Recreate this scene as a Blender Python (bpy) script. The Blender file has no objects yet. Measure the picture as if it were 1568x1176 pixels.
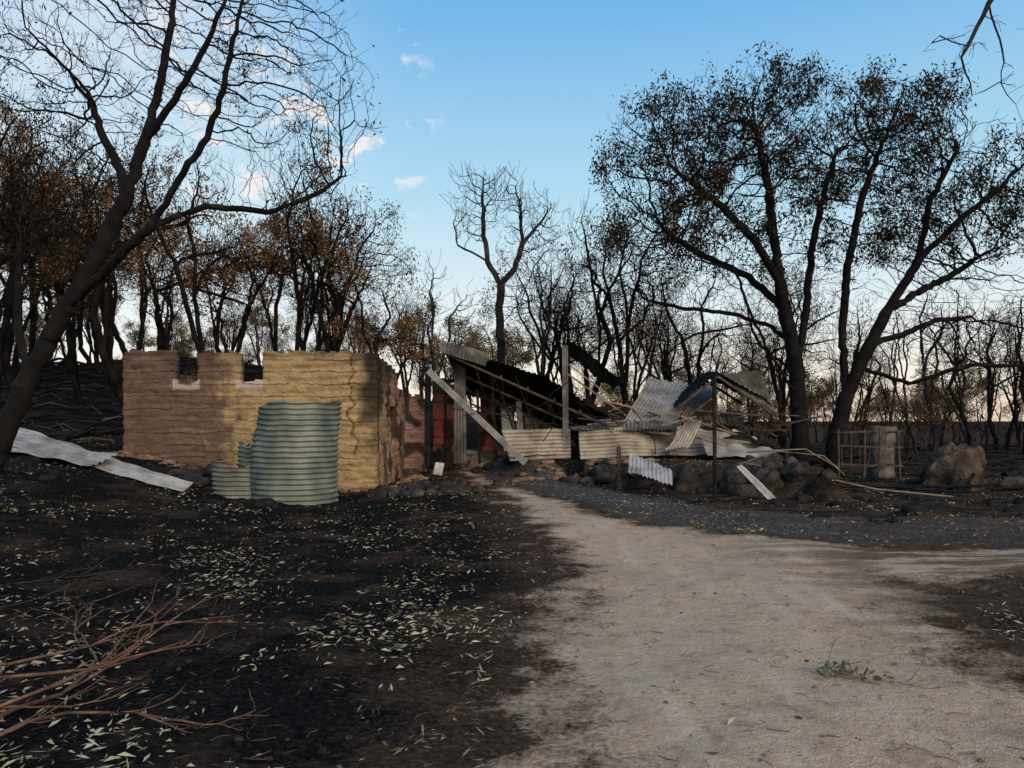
import bpy, math, random
import numpy as np
from mathutils import Vector, noise as mnoise
R=random.Random(7); NR=np.random.default_rng(7)
scene=bpy.context.scene
col=scene.collection

# ------------------------------------------------------------------ helpers
def mesh_np(name,V,F,mats,midx=None,smooth=False,attrs=None):
    V=np.asarray(V,dtype=np.float32); F=np.asarray(F,dtype=np.int32)
    m=bpy.data.meshes.new(name); k=F.shape[1]
    m.vertices.add(len(V)); m.vertices.foreach_set('co',V.ravel())
    m.loops.add(F.size); m.loops.foreach_set('vertex_index',F.ravel())
    m.polygons.add(len(F)); m.polygons.foreach_set('loop_start',np.arange(0,F.size,k,dtype=np.int32))
    m.polygons.foreach_set('loop_total',np.full(len(F),k,dtype=np.int32))
    for a in mats: m.materials.append(a)
    if midx is not None: m.polygons.foreach_set('material_index',np.asarray(midx,dtype=np.int32))
    m.polygons.foreach_set('use_smooth',np.full(len(F),smooth,dtype=bool))
    if attrs:
        for n,a in attrs.items():
            at=m.attributes.new(n,'FLOAT','POINT'); at.data.foreach_set('value',np.asarray(a,dtype=np.float32))
    m.update(calc_edges=True); m.validate()
    return m
def add(name,mesh,parent=None,loc=(0,0,0)):
    o=bpy.data.objects.new(name,mesh); col.objects.link(o); o.location=loc
    if parent: o.parent=parent
    return o
def empty(name,loc=(0,0,0)):
    o=bpy.data.objects.new(name,None); col.objects.link(o); o.location=loc; o.empty_display_size=.3; return o
def ss(t):
    t=np.clip(t,0,1); return t*t*(3-2*t)

def nodes_mat(name):
    m=bpy.data.materials.new(name); m.use_nodes=True
    nt=m.node_tree; return m,nt,nt.nodes['Principled BSDF']
def N(nt,t,**kw):
    n=nt.nodes.new(t)
    for k,v in kw.items(): setattr(n,k,v)
    return n
def ramp(nt,fac,stops):
    r=N(nt,'ShaderNodeValToRGB'); e=r.color_ramp.elements
    e[0].position=stops[0][0]; e[0].color=(*stops[0][1],1)
    e[1].position=stops[-1][0]; e[1].color=(*stops[-1][1],1)
    for p,c in stops[1:-1]:
        x=e.new(p); x.color=(*c,1)
    nt.links.new(fac,r.inputs[0]); return r.outputs[0]
def mixc(nt,f,a,b,bt='MIX'):
    m=N(nt,'ShaderNodeMix',data_type='RGBA',blend_type=bt)
    for s,v in ((m.inputs[0],f),(m.inputs[6],a),(m.inputs[7],b)):
        if hasattr(v,'is_linked'): nt.links.new(v,s)
        elif isinstance(v,(int,float)): s.default_value=v
        else: s.default_value=(*v,1)
    return m.outputs[2]
def mth(nt,op,a,b=0.0,c=None,clamp=False):
    m=N(nt,'ShaderNodeMath',operation=op); m.use_clamp=clamp
    for s,v in zip(m.inputs,(a,b,c)):
        if v is None: continue
        if hasattr(v,'is_linked'): nt.links.new(v,s)
        else: s.default_value=v
    return m.outputs[0]
def noise(nt,scale,detail=4,rough=.55,vec=None,out=0):
    n=N(nt,'ShaderNodeTexNoise'); n.inputs['Scale'].default_value=scale; n.inputs['Detail'].default_value=detail
    n.inputs['Roughness'].default_value=rough
    if vec is not None: nt.links.new(vec,n.inputs['Vector'])
    return n.outputs[out]
def objco(nt,scale=None):
    t=N(nt,'ShaderNodeTexCoord').outputs['Object']
    if scale:
        mp=N(nt,'ShaderNodeMapping'); mp.inputs['Scale'].default_value=scale; nt.links.new(t,mp.inputs[0]); return mp.outputs[0]
    return t
def bump(nt,b,h,strength=.4,dist=.03):
    bn=N(nt,'ShaderNodeBump'); bn.inputs['Strength'].default_value=strength; bn.inputs['Distance'].default_value=dist
    nt.links.new(h,bn.inputs['Height']); nt.links.new(bn.outputs[0],b.inputs['Normal'])
def simple(name,stops,scale=3,rough=.85,metal=0,bs=.3,bd=.02,sc3=None,detail=3,spec=None):
    m,nt,b=nodes_mat(name); v=objco(nt,sc3)
    n=noise(nt,scale,detail,.6,v)
    nt.links.new(ramp(nt,n,stops),b.inputs['Base Color'])
    b.inputs['Roughness'].default_value=rough; b.inputs['Metallic'].default_value=metal
    if spec is not None: b.inputs['Specular IOR Level'].default_value=spec
    if bs>0: bump(nt,b,noise(nt,scale*6,3,.6,v),bs,bd)
    return m

M={}
M['bark']=simple('charred_bark',[(.35,(.007,.006,.006)),(.6,(.014,.012,.011)),(.75,(.034,.027,.023))],4,.9,spec=.1)
M['barkfar']=simple('haze_grey_charred_bark',[(.35,(.021,.019,.020)),(.7,(.055,.047,.042))],1.5,.95,bs=0,spec=0,detail=1)  # paler grey paints distance haze into far bark; some near branches share it
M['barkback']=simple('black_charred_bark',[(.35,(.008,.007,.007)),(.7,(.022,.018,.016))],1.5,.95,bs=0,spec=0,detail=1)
M['barkpale']=simple('scorched_pale_bark',[(.35,(.05,.042,.036)),(.7,(.15,.12,.095))],2,.9,bs=0,spec=.1)
M['leafdark']=simple('scorched_leaves_dark',[(.35,(.016,.014,.010)),(.55,(.032,.027,.018)),(.75,(.065,.046,.028))],1.2,.8,bs=0,spec=0,detail=2)
M['leafbrown']=simple('scorched_leaves_brown',[(.3,(.075,.040,.019)),(.55,(.165,.088,.038)),(.75,(.27,.165,.075))],1.0,.8,bs=0,spec=0,detail=2)
M['leafolive']=simple('gum_leaves_olive',[(.3,(.07,.065,.030)),(.6,(.15,.12,.055)),(.8,(.24,.175,.085))],1.0,.8,bs=0,spec=0,detail=2)
M['char']=simple('charcoal',[(.35,(.007,.007,.008)),(.7,(.028,.026,.024))],5,.9,bs=.5,spec=.1)
M['rock']=simple('sooty_rock',[(.3,(.018,.016,.015)),(.52,(.044,.037,.032)),(.68,(.11,.08,.06)),(.8,(.22,.15,.10))],3,.95,bs=.8,bd=.05,spec=.1)
M['mound']=simple('termite_earth',[(.3,(.024,.019,.016)),(.5,(.085,.060,.045)),(.72,(.21,.140,.098))],2.4,.95,bs=1,bd=.10,detail=8,spec=.1)
M['clay']=simple('ochre_clay',[(.3,(.08,.05,.035)),(.5,(.22,.135,.085)),(.7,(.36,.24,.16))],3,.95,bs=1,bd=.05,spec=.1)
M['iron']=simple('burnt_corrugated_iron',[(.25,(.08,.07,.06)),(.45,(.24,.22,.20)),(.60,(.40,.38,.35)),(.72,(.24,.155,.095))],1.6,.7,.1,bs=.1,detail=7,spec=.3)
M['irontan']=simple('heat_stained_iron',[(.27,(.10,.075,.05)),(.42,(.28,.23,.175)),(.58,(.43,.385,.31)),(.72,(.19,.115,.07))],1.7,.7,.1,bs=.1,detail=7,spec=.3)
M['irondark']=simple('sooty_iron',[(.3,(.009,.009,.009)),(.6,(.023,.021,.020)),(.78,(.080,.060,.047))],1.8,.95,0,bs=.1,spec=.05)
M['irongrey']=simple('smoked_iron',[(.3,(.033,.030,.027)),(.5,(.10,.09,.08)),(.62,(.19,.175,.155)),(.75,(.17,.10,.065))],1.9,.85,0,bs=.1,detail=7,spec=.15)
M['ironwhite']=simple('ashy_white_iron',[(.27,(.11,.10,.085)),(.42,(.27,.255,.235)),(.58,(.46,.45,.43)),(.72,(.30,.245,.19))],1.9,.65,.1,bs=.1,detail=7,spec=.3)
M['tank']=simple('green_tank_iron',[(.3,(.090,.102,.080)),(.5,(.165,.188,.150)),(.66,(.245,.262,.215)),(.78,(.20,.175,.125))],2.2,.5,.2,bs=.08,detail=7)
M['tanktan']=simple('tank_iron_stained',[(.3,(.10,.092,.07)),(.5,(.18,.175,.135)),(.7,(.25,.26,.215))],3,.55,.2,bs=.1,detail=7)
M['steel']=simple('rusted_steel',[(.3,(.03,.022,.018)),(.6,(.10,.075,.058)),(.8,(.26,.21,.165))],4,.8,.1,spec=.2)
M['paleb']=simple('weathered_timber_pale',[(.3,(.16,.15,.135)),(.6,(.34,.325,.295)),(.8,(.46,.43,.39))],3,.8,spec=.2)
M['tan']=simple('bare_timber_tan',[(.3,(.12,.085,.055)),(.6,(.28,.21,.145)),(.8,(.42,.34,.25))],4,.8,spec=.2)
M['branch']=simple('red_brown_branch',[(.3,(.045,.025,.018)),(.55,(.15,.075,.048)),(.75,(.28,.17,.125))],9,.75,spec=.3)
M['litter']=simple('fallen_gum_leaf',[(.3,(.21,.19,.11)),(.5,(.38,.36,.235)),(.7,(.52,.49,.36))],1.7,.8,bs=0,spec=.2)
M['litterb']=simple('fallen_leaf_brown',[(.3,(.10,.065,.04)),(.7,(.30,.22,.14))],1.7,.8,bs=0,spec=.2)
M['green']=simple('wilted_green_leaf',[(.3,(.075,.078,.036)),(.5,(.13,.125,.06)),(.66,(.24,.17,.10))],9,.7,bs=0,spec=.2)

def mudmat(name,left,right,split,soot,x_axis=0,zsoot=2.6):
    m,nt,b=nodes_mat(name); v=objco(nt); sep=N(nt,'ShaderNodeSeparateXYZ'); nt.links.new(v,sep.inputs[0])
    n1=noise(nt,2.2,5,.6,v); n2=noise(nt,7,7,.72,v); n3=noise(nt,.9,4,.6,v)
    nbd=noise(nt,1.1,6,.62,objco(nt,(.8,.8,5.2)))
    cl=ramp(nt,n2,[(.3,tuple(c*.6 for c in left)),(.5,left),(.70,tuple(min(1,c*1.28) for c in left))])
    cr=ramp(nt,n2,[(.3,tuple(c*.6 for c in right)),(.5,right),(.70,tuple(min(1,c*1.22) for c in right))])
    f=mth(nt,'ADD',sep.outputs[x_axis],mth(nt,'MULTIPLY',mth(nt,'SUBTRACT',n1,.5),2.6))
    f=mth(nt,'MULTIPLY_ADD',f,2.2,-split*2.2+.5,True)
    c=mixc(nt,f,cl,cr)
    c=mixc(nt,mth(nt,'MULTIPLY',mth(nt,'SUBTRACT',.49,nbd,clamp=True),3.2,clamp=True),c,tuple(x*.55 for x in left))
    c=mixc(nt,mth(nt,'MULTIPLY',mth(nt,'SUBTRACT',nbd,.56,clamp=True),1.6,clamp=True),c,tuple(min(1,x*1.2+.05) for x in right))
    # mortar joints between courses
    w=mth(nt,'ADD',mth(nt,'MULTIPLY',sep.outputs[2],1/.27),mth(nt,'MULTIPLY',n1,.7))
    fr=mth(nt,'FRACT',w); j=mth(nt,'ABSOLUTE',mth(nt,'SUBTRACT',fr,.5))
    j=mth(nt,'MULTIPLY',mth(nt,'SUBTRACT',j,.40,clamp=True),9,clamp=True)
    j=mth(nt,'MULTIPLY',j,mth(nt,'MULTIPLY',mth(nt,'SUBTRACT',noise(nt,2.6,4,.6,v),.36,clamp=True),6,clamp=True))
    c=mixc(nt,mth(nt,'MULTIPLY',j,.58),c,tuple(x*.32 for x in left))
    s=mth(nt,'ADD',sep.outputs[2],mth(nt,'MULTIPLY',mth(nt,'SUBTRACT',n3,.5),2.0))
    s=mth(nt,'ADD',s,mth(nt,'MULTIPLY',mth(nt,'SUBTRACT',n2,.5),.8))
    s=mth(nt,'MULTIPLY',mth(nt,'SUBTRACT',s,zsoot),2.2,clamp=True)
    s=mth(nt,'MULTIPLY',s,soot)
    c=mixc(nt,s,c,(.045,.03,.022))
    sn=mth(nt,'MULTIPLY',mth(nt,'SUBTRACT',noise(nt,1.3,6,.7,v),.58,clamp=True),5*soot,clamp=True)
    c=mixc(nt,mth(nt,'MULTIPLY',sn,.8),c,(.06,.04,.03))
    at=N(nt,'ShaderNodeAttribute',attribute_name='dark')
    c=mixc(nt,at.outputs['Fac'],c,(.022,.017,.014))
    at=N(nt,'ShaderNodeAttribute',attribute_name='pale')
    c=mixc(nt,at.outputs['Fac'],c,(.55,.44,.37))
    nt.links.new(c,b.inputs['Base Color']); b.inputs['Roughness'].default_value=.95; b.inputs['Specular IOR Level'].default_value=.1
    h=mth(nt,'ADD',noise(nt,12,6,.72,v),mth(nt,'MULTIPLY',nbd,.9)); h=mth(nt,'SUBTRACT',h,mth(nt,'MULTIPLY',j,.5))
    bump(nt,b,h,.9,.06); return m
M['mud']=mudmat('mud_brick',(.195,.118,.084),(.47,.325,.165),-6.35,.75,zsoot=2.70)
M['mudside']=mudmat('mud_brick_side',(.40,.24,.135),(.33,.18,.12),19.5,.9,1,zsoot=2.3)
M['pink']=mudmat('pink_render',(.36,.22,.185),(.42,.22,.16),-2.8,1.0,zsoot=2.0)
M['red']=mudmat('red_oxide_render',(.34,.085,.05),(.25,.07,.05),-1.5,1.0,zsoot=1.9)

# ------------------------------------------------------------------ terrain
def relief(x,y):
    return (np.sin(x*1.7+y*.6)*np.sin(y*1.3-x*.4)*.030+np.sin(x*4.1+1.3+np.sin(y*2.2))*np.sin(y*3.7+.5)*.014
            +np.sin(x*.45+2)*np.sin(y*.5+1)*.05)
def H(x,y,rel=True):
    x=np.asarray(x,dtype=float); y=np.asarray(y,dtype=float)
    left=.95*ss((-x-3.5)/6.5)*ss((y-4)/9)
    hill=3.6*ss((-x+3)/22)*ss((y-18)/26)
    d1=(x-1)*.7+(y-20.5)*.715
    wob=.25*np.sin(x*2.3+1)+.18*np.sin(x*5.1+y*1.7)
    terr=.47*ss((d1+.35+wob)/.8)*ss((7.2-x+wob)/.8)
    far=-2.5*ss((y-45)/60)*ss((x+10)/20)
    h=left+hill+terr+far
    if rel: h=h+relief(x,y)*ss((y+60)/20)*np.where(np.abs(x)+np.abs(y)>150,0,1)
    return h
def h1(x,y): return float(H(x,y))
def sdf(px,py,poly):
    poly=np.array(poly,dtype=float); d=np.full(px.shape,1e9); ins=np.zeros(px.shape,bool)
    n=len(poly)
    for i in range(n):
        a=poly[i]; b=poly[(i+1)%n]; e=b-a
        wx=px-a[0]; wy=py-a[1]
        t=np.clip((wx*e[0]+wy*e[1])/(e@e),0,1)
        d=np.minimum(d,(wx-e[0]*t)**2+(wy-e[1]*t)**2)
        c=((a[1]>py)!=(b[1]>py))&(px<(b[0]-a[0])*(py-a[1])/(b[1]-a[1]+1e-12)+a[0])
        ins^=c
    d=np.sqrt(d); return np.where(ins,d,-d)
SAND=[(-.3,-6),(-.12,2),(.0,3.5),(.0,5.2),(.15,5.9),(.45,7.2),(.62,8.6),(.35,10.5),(-.05,14.5),(-.8,18.9),(-1.9,25),(-1.2,25),
      (-.5,19.6),(.25,17.1),(1.05,14.3),(1.65,12.2),(3.0,10.8),(3.9,9.9),(5.0,9.3),(7,9.3),(10,10),(20,12),(20,10.2),(11,8.6),(7,7.6),(5.0,7.5),(3.9,7.2),
      (3.6,6.4),(3.3,5.2),(3.2,4.2),(3.3,3),(3.4,-6)]
GRAV=[(-1.9,25),(-.5,24.5),(.9,22.5),(1.5,19.5),(2.2,16.2),(3.75,14),(5.2,12.9),(8,12.3),(14,13),(22,15),(20,12),(10,10),(7,9.3),(5,9.3),(3.0,10.8),(1.75,12.2),(1.25,14.3),(.35,17.1),(-.5,19.6)]
def axis(lo,hi,fine,n_lo,n_hi,far_lo,far_hi):
    mid=np.arange(lo,hi,fine)
    a=lo-np.geomspace(fine*1.5,far_lo,n_lo)[::-1]; b=hi+np.geomspace(fine*1.5,far_hi,n_hi)
    return np.concatenate([a,mid,b])
xs=axis(-12,13,.09,50,50,700,700); ys=axis(1.5,27,.10,30,70,60,900)
X,Y=np.meshgrid(xs,ys); nx,ny=len(xs),len(ys)
Z=H(X,Y)
sand=sdf(X.ravel(),Y.ravel(),SAND); grav=sdf(X.ravel(),Y.ravel(),GRAV)
sand=np.clip(sand,-3,3); grav=np.clip(grav,-3,3)
micro=NR.normal(0,1,X.shape)*.010*np.where((X>-12)&(X<13)&(Y>1.5)&(Y<27),1,0)*np.where(sand.reshape(X.shape)>0,.25,1)
Z=Z+micro
V=np.stack([X.ravel(),Y.ravel(),Z.ravel()],1)
ii=np.arange(nx-1)[None,:]+nx*np.arange(ny-1)[:,None]
F=np.stack([ii,ii+1,ii+nx+1,ii+nx],-1).reshape(-1,4)

def ground_mat():
    m,nt,b=nodes_mat('burnt_earth'); v=objco(nt)
    a=N(nt,'ShaderNodeAttribute',attribute_name='sand').outputs['Fac']; g=N(nt,'ShaderNodeAttribute',attribute_name='grav').outputs['Fac']
    nb=noise(nt,1.1,4,.62,v); nm=noise(nt,3.5,5,.65,v); nf=noise(nt,26,5,.7,v); nl=noise(nt,.35,3,.5,v)
    black=ramp(nt,nf,[(.30,(.005,.005,.005)),(.5,(.014,.013,.0125)),(.66,(.036,.032,.029)),(.85,(.10,.083,.066))])
    brown=ramp(nt,nf,[(.3,(.042,.026,.018)),(.6,(.125,.082,.055)),(.85,(.25,.17,.118))])
    pb=mth(nt,'MULTIPLY',mth(nt,'SUBTRACT',nb,.49,clamp=True),6,clamp=True)
    black=mixc(nt,mth(nt,'MULTIPLY',pb,.50),black,brown)
    sc=ramp(nt,nf,[(.25,(.34,.225,.148)),(.42,(.58,.405,.275)),(.62,(.69,.50,.355)),(.85,(.79,.61,.455))])
    sc2=mixc(nt,mth(nt,'MULTIPLY',mth(nt,'SUBTRACT',nm,.5,clamp=True),3.8,clamp=True),sc,(.40,.262,.175))
    sc2=mixc(nt,mth(nt,'MULTIPLY',mth(nt,'SUBTRACT',nl,.5,clamp=True),2.5,clamp=True),sc2,(.44,.292,.205))
    tr=noise(nt,1.0,4,.6,objco(nt,(2.6,.35,1)))
    sc2=mixc(nt,mth(nt,'MULTIPLY',mth(nt,'SUBTRACT',tr,.52,clamp=True),4,clamp=True),sc2,(.75,.57,.425))
    vor=N(nt,'ShaderNodeTexVoronoi'); vor.inputs['Scale'].default_value=30; nt.links.new(v,vor.inputs['Vector'])
    gc=ramp(nt,vor.outputs['Color'],[(.1,(.035,.034,.034)),(.5,(.100,.093,.088)),(.9,(.22,.20,.18))])
    ag=mth(nt,'ADD',g,mth(nt,'MULTIPLY',mth(nt,'SUBTRACT',nm,.5),1.6)); fg=mth(nt,'MULTIPLY_ADD',ag,3.0,.6,True)
    c=mixc(nt,mth(nt,'MULTIPLY',fg,.9),black,gc)
    av=mth(nt,'ADD',a,mth(nt,'MULTIPLY',mth(nt,'SUBTRACT',nb,.5),2.0)); av=mth(nt,'ADD',av,mth(nt,'MULTIPLY',mth(nt,'SUBTRACT',nm,.5),1.3))
    av=mth(nt,'ADD',av,mth(nt,'MULTIPLY',mth(nt,'SUBTRACT',nf,.5),.9))
    f1=mth(nt,'MULTIPLY_ADD',av,.9,.95,True); f2=mth(nt,'MULTIPLY_ADD',av,1.9,.1,True)
    c=mixc(nt,mth(nt,'MULTIPLY',f1,.85),c,brown); c=mixc(nt,f2,c,sc2)
    sp=N(nt,'ShaderNodeSeparateXYZ'); nt.links.new(v,sp.inputs[0])
    xr=mth(nt,'MULTIPLY_ADD',sp.outputs[0],.5,-1.0,True)
    ms=noise(nt,1.3,6,.68,objco(nt,(.5,1.7,1)))
    mo=mth(nt,'MULTIPLY',mth(nt,'MULTIPLY',mth(nt,'SUBTRACT',ms,.44,clamp=True),8,clamp=True),xr)
    c=mixc(nt,mth(nt,'MULTIPLY',mo,.8),c,brown)
    nt.links.new(c,b.inputs['Base Color']); b.inputs['Roughness'].default_value=1
    b.inputs['Specular IOR Level'].default_value=0
    hsum=mth(nt,'ADD',nf,mth(nt,'MULTIPLY',nm,2.0)); hsum=mth(nt,'ADD',hsum,mth(nt,'MULTIPLY',noise(nt,90,2,.6,v),.5))
    bump(nt,b,hsum,.9,.045); return m
M['ground']=ground_mat()
add('ground',mesh_np('ground',V,F,[M['ground']],smooth=True,attrs={'sand':sand,'grav':grav}))
def sub_sheet(name,mask,dz):
    fm=F[mask]; used,inv=np.unique(fm,return_inverse=True)
    v=V[used].copy(); v[:,2]+=dz
    return add(name,mesh_np(name,v,inv.reshape(-1,4),[M['ground']],smooth=True,attrs={'sand':sand[used],'grav':grav[used]}))
fs=sand[F].max(1)>-.3; fg=(grav[F].max(1)>-.1)&~fs
sub_sheet('dirt_road',fs,.004); sub_sheet('gravel_path',fg,.004)

# ------------------------------------------------------------------ trees
def resample(pts,step,rng,jit=.25):
    pts=[np.array(p,float) for p in pts]; out=[pts[0]]
    for a,b in zip(pts[:-1],pts[1:]):
        L=np.linalg.norm(b-a); n=max(1,int(L/step))
        for i in range(1,n+1):
            out.append(a+(b-a)*i/n+rng.normal(0,step*jit*.35,3)*(1 if i<n else .5))
    return out
def ell(rng,c,r,n,shell=.5):
    d=rng.normal(size=(n,3)); d/=np.linalg.norm(d,axis=1)[:,None]
    rad=rng.random(n)**(shell/1.5)
    return np.array(c)+d*rad[:,None]*np.array(r)
def grow(seeds,att,step,kill,infl,iters,rng,trop=(0,0,.15),twig=1.0,twiglen=.22,R0=.2,r0=.006,ttrop=.4):
    pos=[];par=[]
    for pl in seeds:
        rp=resample(pl,step,rng)
        if pos:
            P=np.array(pos); prev=int(np.argmin(((P-rp[0])**2).sum(1))); rp=rp[1:]
        else: prev=-1
        for p in rp: pos.append(p); par.append(prev); prev=len(pos)-1
    pos=np.array(pos); par=list(par); nseed=len(pos)
    A=len(att); near=np.zeros(A,int); dist=np.full(A,1e9); alive=np.ones(A,bool)
    new0=0; cc=np.zeros(len(pos),int); trop=np.array(trop)
    for it in range(iters):
        NP=pos[new0:]
        if len(NP):
            d=((att[:,None,:]-NP[None])**2).sum(2); j=d.argmin(1); dm=np.sqrt(d[np.arange(A),j])
            b=dm<dist; near[b]=j[b]+new0; dist[b]=dm[b]
        alive&=dist>kill
        act=alive&(dist<infl)
        if not act.any(): break
        u=near[act]; dv=att[act]-pos[u]; dv/=np.linalg.norm(dv,axis=1)[:,None]+1e-9
        S=np.zeros((len(pos),3)); np.add.at(S,u,dv)
        g=np.unique(u); g=g[cc[g]<3]
        if len(g)==0: break
        dd=S[g]; dd/=np.linalg.norm(dd,axis=1)[:,None]+1e-9
        dd+=trop+rng.normal(0,.22,dd.shape); dd/=np.linalg.norm(dd,axis=1)[:,None]+1e-9
        new0=len(pos); pos=np.vstack([pos,pos[g]+dd*step]); par+=list(g); cc[g]+=1; cc=np.concatenate([cc,np.zeros(len(g),int)])
    par=np.array(par); n=len(pos)
    dr=pos-pos[np.maximum(par,0)]; dr[0]=(0,0,1); dr/=np.linalg.norm(dr,axis=1)[:,None]+1e-9
    kids=np.bincount(par[par>=0],minlength=n); depth=np.zeros(n)
    for i in range(n-1,0,-1): depth[par[i]]=max(depth[par[i]],depth[i]+1)
    cand=np.where((depth<4)&(np.arange(n)>=nseed))[0]
    cur=np.repeat(cand,rng.poisson(twig,len(cand)))
    cd=dr[cur].copy()
    for s in range(3):
        if len(cur)==0: break
        cd=cd*.9+rng.normal(0,.48 if s==0 else .25,cd.shape)+np.array((0,0,ttrop*.5)); cd/=np.linalg.norm(cd,axis=1)[:,None]
        o=len(pos); pos=np.vstack([pos,pos[cur]+cd*twiglen*rng.uniform(.6,1.2,(len(cur),1))]); par=np.concatenate([par,cur]); dr=np.vstack([dr,cd])
        cur=np.arange(o,len(pos))
        k=rng.random(len(cur))<.8; ex=rng.random(len(cur))<.3
        cd=np.vstack([cd[k],cd[ex]]); cur=np.concatenate([cur[k],cur[ex]])
    n=len(pos); kids=np.bincount(par[par>=0],minlength=n)
    T=(kids==0).sum(); e=math.log(T)/math.log(R0/r0)
    acc=np.where(kids==0,r0**e,0.0); best=np.zeros(n); main=np.full(n,-1)
    for i in range(n-1,0,-1):
        p=par[i]; acc[p]+=acc[i]
        if acc[i]>best[p]: best[p]=acc[i]; main[p]=i
    rad=acc**(1/e)
    tips=np.where(kids==0)[0]
    return pos,par,dr,rad,main,tips
def frames(d):
    ref=np.tile(np.array([.93,.31,.2]),(len(d),1)); par_=np.abs((d*ref).sum(1))>.93; ref[par_]=(.1,-.9,.4)
    a=np.cross(d,ref); a/=np.linalg.norm(a,axis=1)[:,None]; b=np.cross(d,a); return a,b
def tubes(pos,par,dr,rad,main,idx,k):
    p=par[idx]; ismain=main[p]==idx
    d0=np.where(ismain[:,None],dr[p],dr[idx]); r0=np.where(ismain,rad[p],rad[idx])
    ang=np.arange(k)*2*math.pi/k
    def ring(P,d,r):
        a,b=frames(d); return P[:,None,:]+r[:,None,None]*(a[:,None,:]*np.cos(ang)[None,:,None]+b[:,None,:]*np.sin(ang)[None,:,None])
    V=np.concatenate([ring(pos[p],d0,r0),ring(pos[idx],dr[idx],rad[idx])],1).reshape(-1,3)
    base=np.arange(len(idx))[:,None]*2*k; i=np.arange(k)[None]; j=(i+1)%k
    F=np.stack([base+i,base+j,base+k+j,base+k+i],-1).reshape(-1,4)
    return V,F
def leaves_at(C,n,rng,spread,size,clump=.0,cs=.8,droop=.5):
    if clump>0:
        keep=np.array([mnoise.noise(Vector(c*cs))>clump-.5 for c in C]); C=C[keep]
    C=C[rng.integers(0,len(C),n)]
    n=len(C); P=C+rng.normal(0,spread,(n,3))
    d=rng.normal(size=(n,3)); d[:,2]-=droop*2; d/=np.linalg.norm(d,axis=1)[:,None]
    a,b=frames(d); t=rng.random(n)*6.28; w=a*np.cos(t)[:,None]+b*np.sin(t)[:,None]
    L=size*rng.uniform(.6,1.4,(n,1)); W=L*.17
    V=np.stack([P-d*L*.5,P+w*W,P+d*L*.5,P-w*W],1).reshape(-1,3)
    F=np.arange(4*n).reshape(-1,4); return V,F
def tree_mesh(name,G,bark,leafsets=(),rng=None,thin=.013):
    pos,par,dr,rad,main,tips=G
    idx=np.arange(1,len(pos)); idx=idx[par[1:]>=0]
    big=idx[rad[idx]>=thin]; small=idx[rad[idx]<thin]
    Vs=[];Fs=[];Ms=[];o=0
    for ix,k in ((big,7),(small,3)):
        if len(ix)==0: continue
        v,f=tubes(pos,par,dr,rad,main,ix,k); Vs.append(v);Fs.append(f+o);Ms.append(np.zeros(len(f)));o+=len(v)
    mats=[bark]
    for i,(mat,n,spread,size,clump,zmin) in enumerate(leafsets):
        C=pos[tips]; C=C[C[:,2]>zmin]
        v,f=leaves_at(C,n,rng,spread,size,clump)
        Vs.append(v);Fs.append(f+o);Ms.append(np.full(len(f),i+1));o+=len(v);mats.append(mat)
    return mesh_np(name,np.vstack(Vs),np.vstack(Fs),mats,np.concatenate(Ms),smooth=True)

# --- large gum right (local sketch grid, one unit = 0.0178 m, origin at the foot)
u=.0178
def g3(l,scale=u): return [(a*scale,d,b*scale) for a,b,d in l]
rng=np.random.default_rng(11)
seeds=[g3([(0,-15,0),(2,30,0),(0,100,.02),(-6,165,0),(-14,200,-.1),(-35,290,-.3),(-75,350,-.5),(-130,400,-.8),(-190,440,-1.0)]),
 g3([(-6,165,0),(12,225,.3),(22,290,.5),(40,380,.8),(60,450,1.0),(85,520,1.2)]),
 g3([(-14,200,-.1),(-35,230,.3),(-90,255,.8),(-160,265,1.1),(-220,280,1.3)]),
 g3([(-35,290,-.3),(-40,370,0),(-45,450,.2),(-60,530,.3)]),
 g3([(-25,250,-.2),(-70,310,.4),(-130,345,.9),(-185,385,1.2)]),
 g3([(40,-15,-.3),(48,60,-.3),(62,120,-.35),(80,165,-.4),(115,245,-.6),(155,320,-.9),(210,380,-1.2),(260,420,-1.4)]),
 g3([(62,120,-.35),(63,220,-.1),(68,320,-.2),(85,420,-.4),(110,500,-.6)]),
 g3([(98,200,-.5),(150,215,-.2),(215,240,.3),(290,250,.8)]),
 g3([(115,245,-.6),(175,280,-.2),(240,310,.3),(300,345,.7)]),
 g3([(80,165,-.4),(140,140,-1.0),(210,165,-1.6),(270,160,-2.0)]),
 g3([(155,320,-.9),(160,400,-1.3),(190,470,-1.6)]),
 g3([(-4,120,0),(-60,190,-.6),(-95,240,-1.1),(-125,300,-1.5)])]
att=np.vstack([ell(rng,(-165*u,0,470*u),(150*u,2.8,125*u),1700),ell(rng,(-60*u,0.3,520*u),(110*u,2.6,105*u),1200),ell(rng,(85*u,0,505*u),(160*u,3.0,92*u),2000),
   ell(rng,(240*u,0,410*u),(130*u,2.8,130*u),1700),ell(rng,(-190*u,.3,340*u),(130*u,2.4,80*u),800),
   ell(rng,(265*u,-.2,230*u),(130*u,2.3,85*u),700),ell(rng,(-20*u,0,340*u),(110*u,2.2,90*u),450),ell(rng,(130*u,0,350*u),(90*u,2.2,80*u),350)])
G=grow(seeds,att,.17,.24,3.0,110,rng,trop=(0,0,.12),twig=.65,twiglen=.17,R0=.31,r0=.0048)
mh=tree_mesh('gum_tree_big',G,M['bark'],[(M['leafdark'],30000,.13,.11,.47,5.8),(M['leafdark'],13000,.10,.11,.66,6.2),(M['leafbrown'],3200,.12,.11,.52,6.5)],rng,thin=.016)
add('burnt_gum_tree',mh,loc=(7.86,21,h1(7.86,21)))

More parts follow.
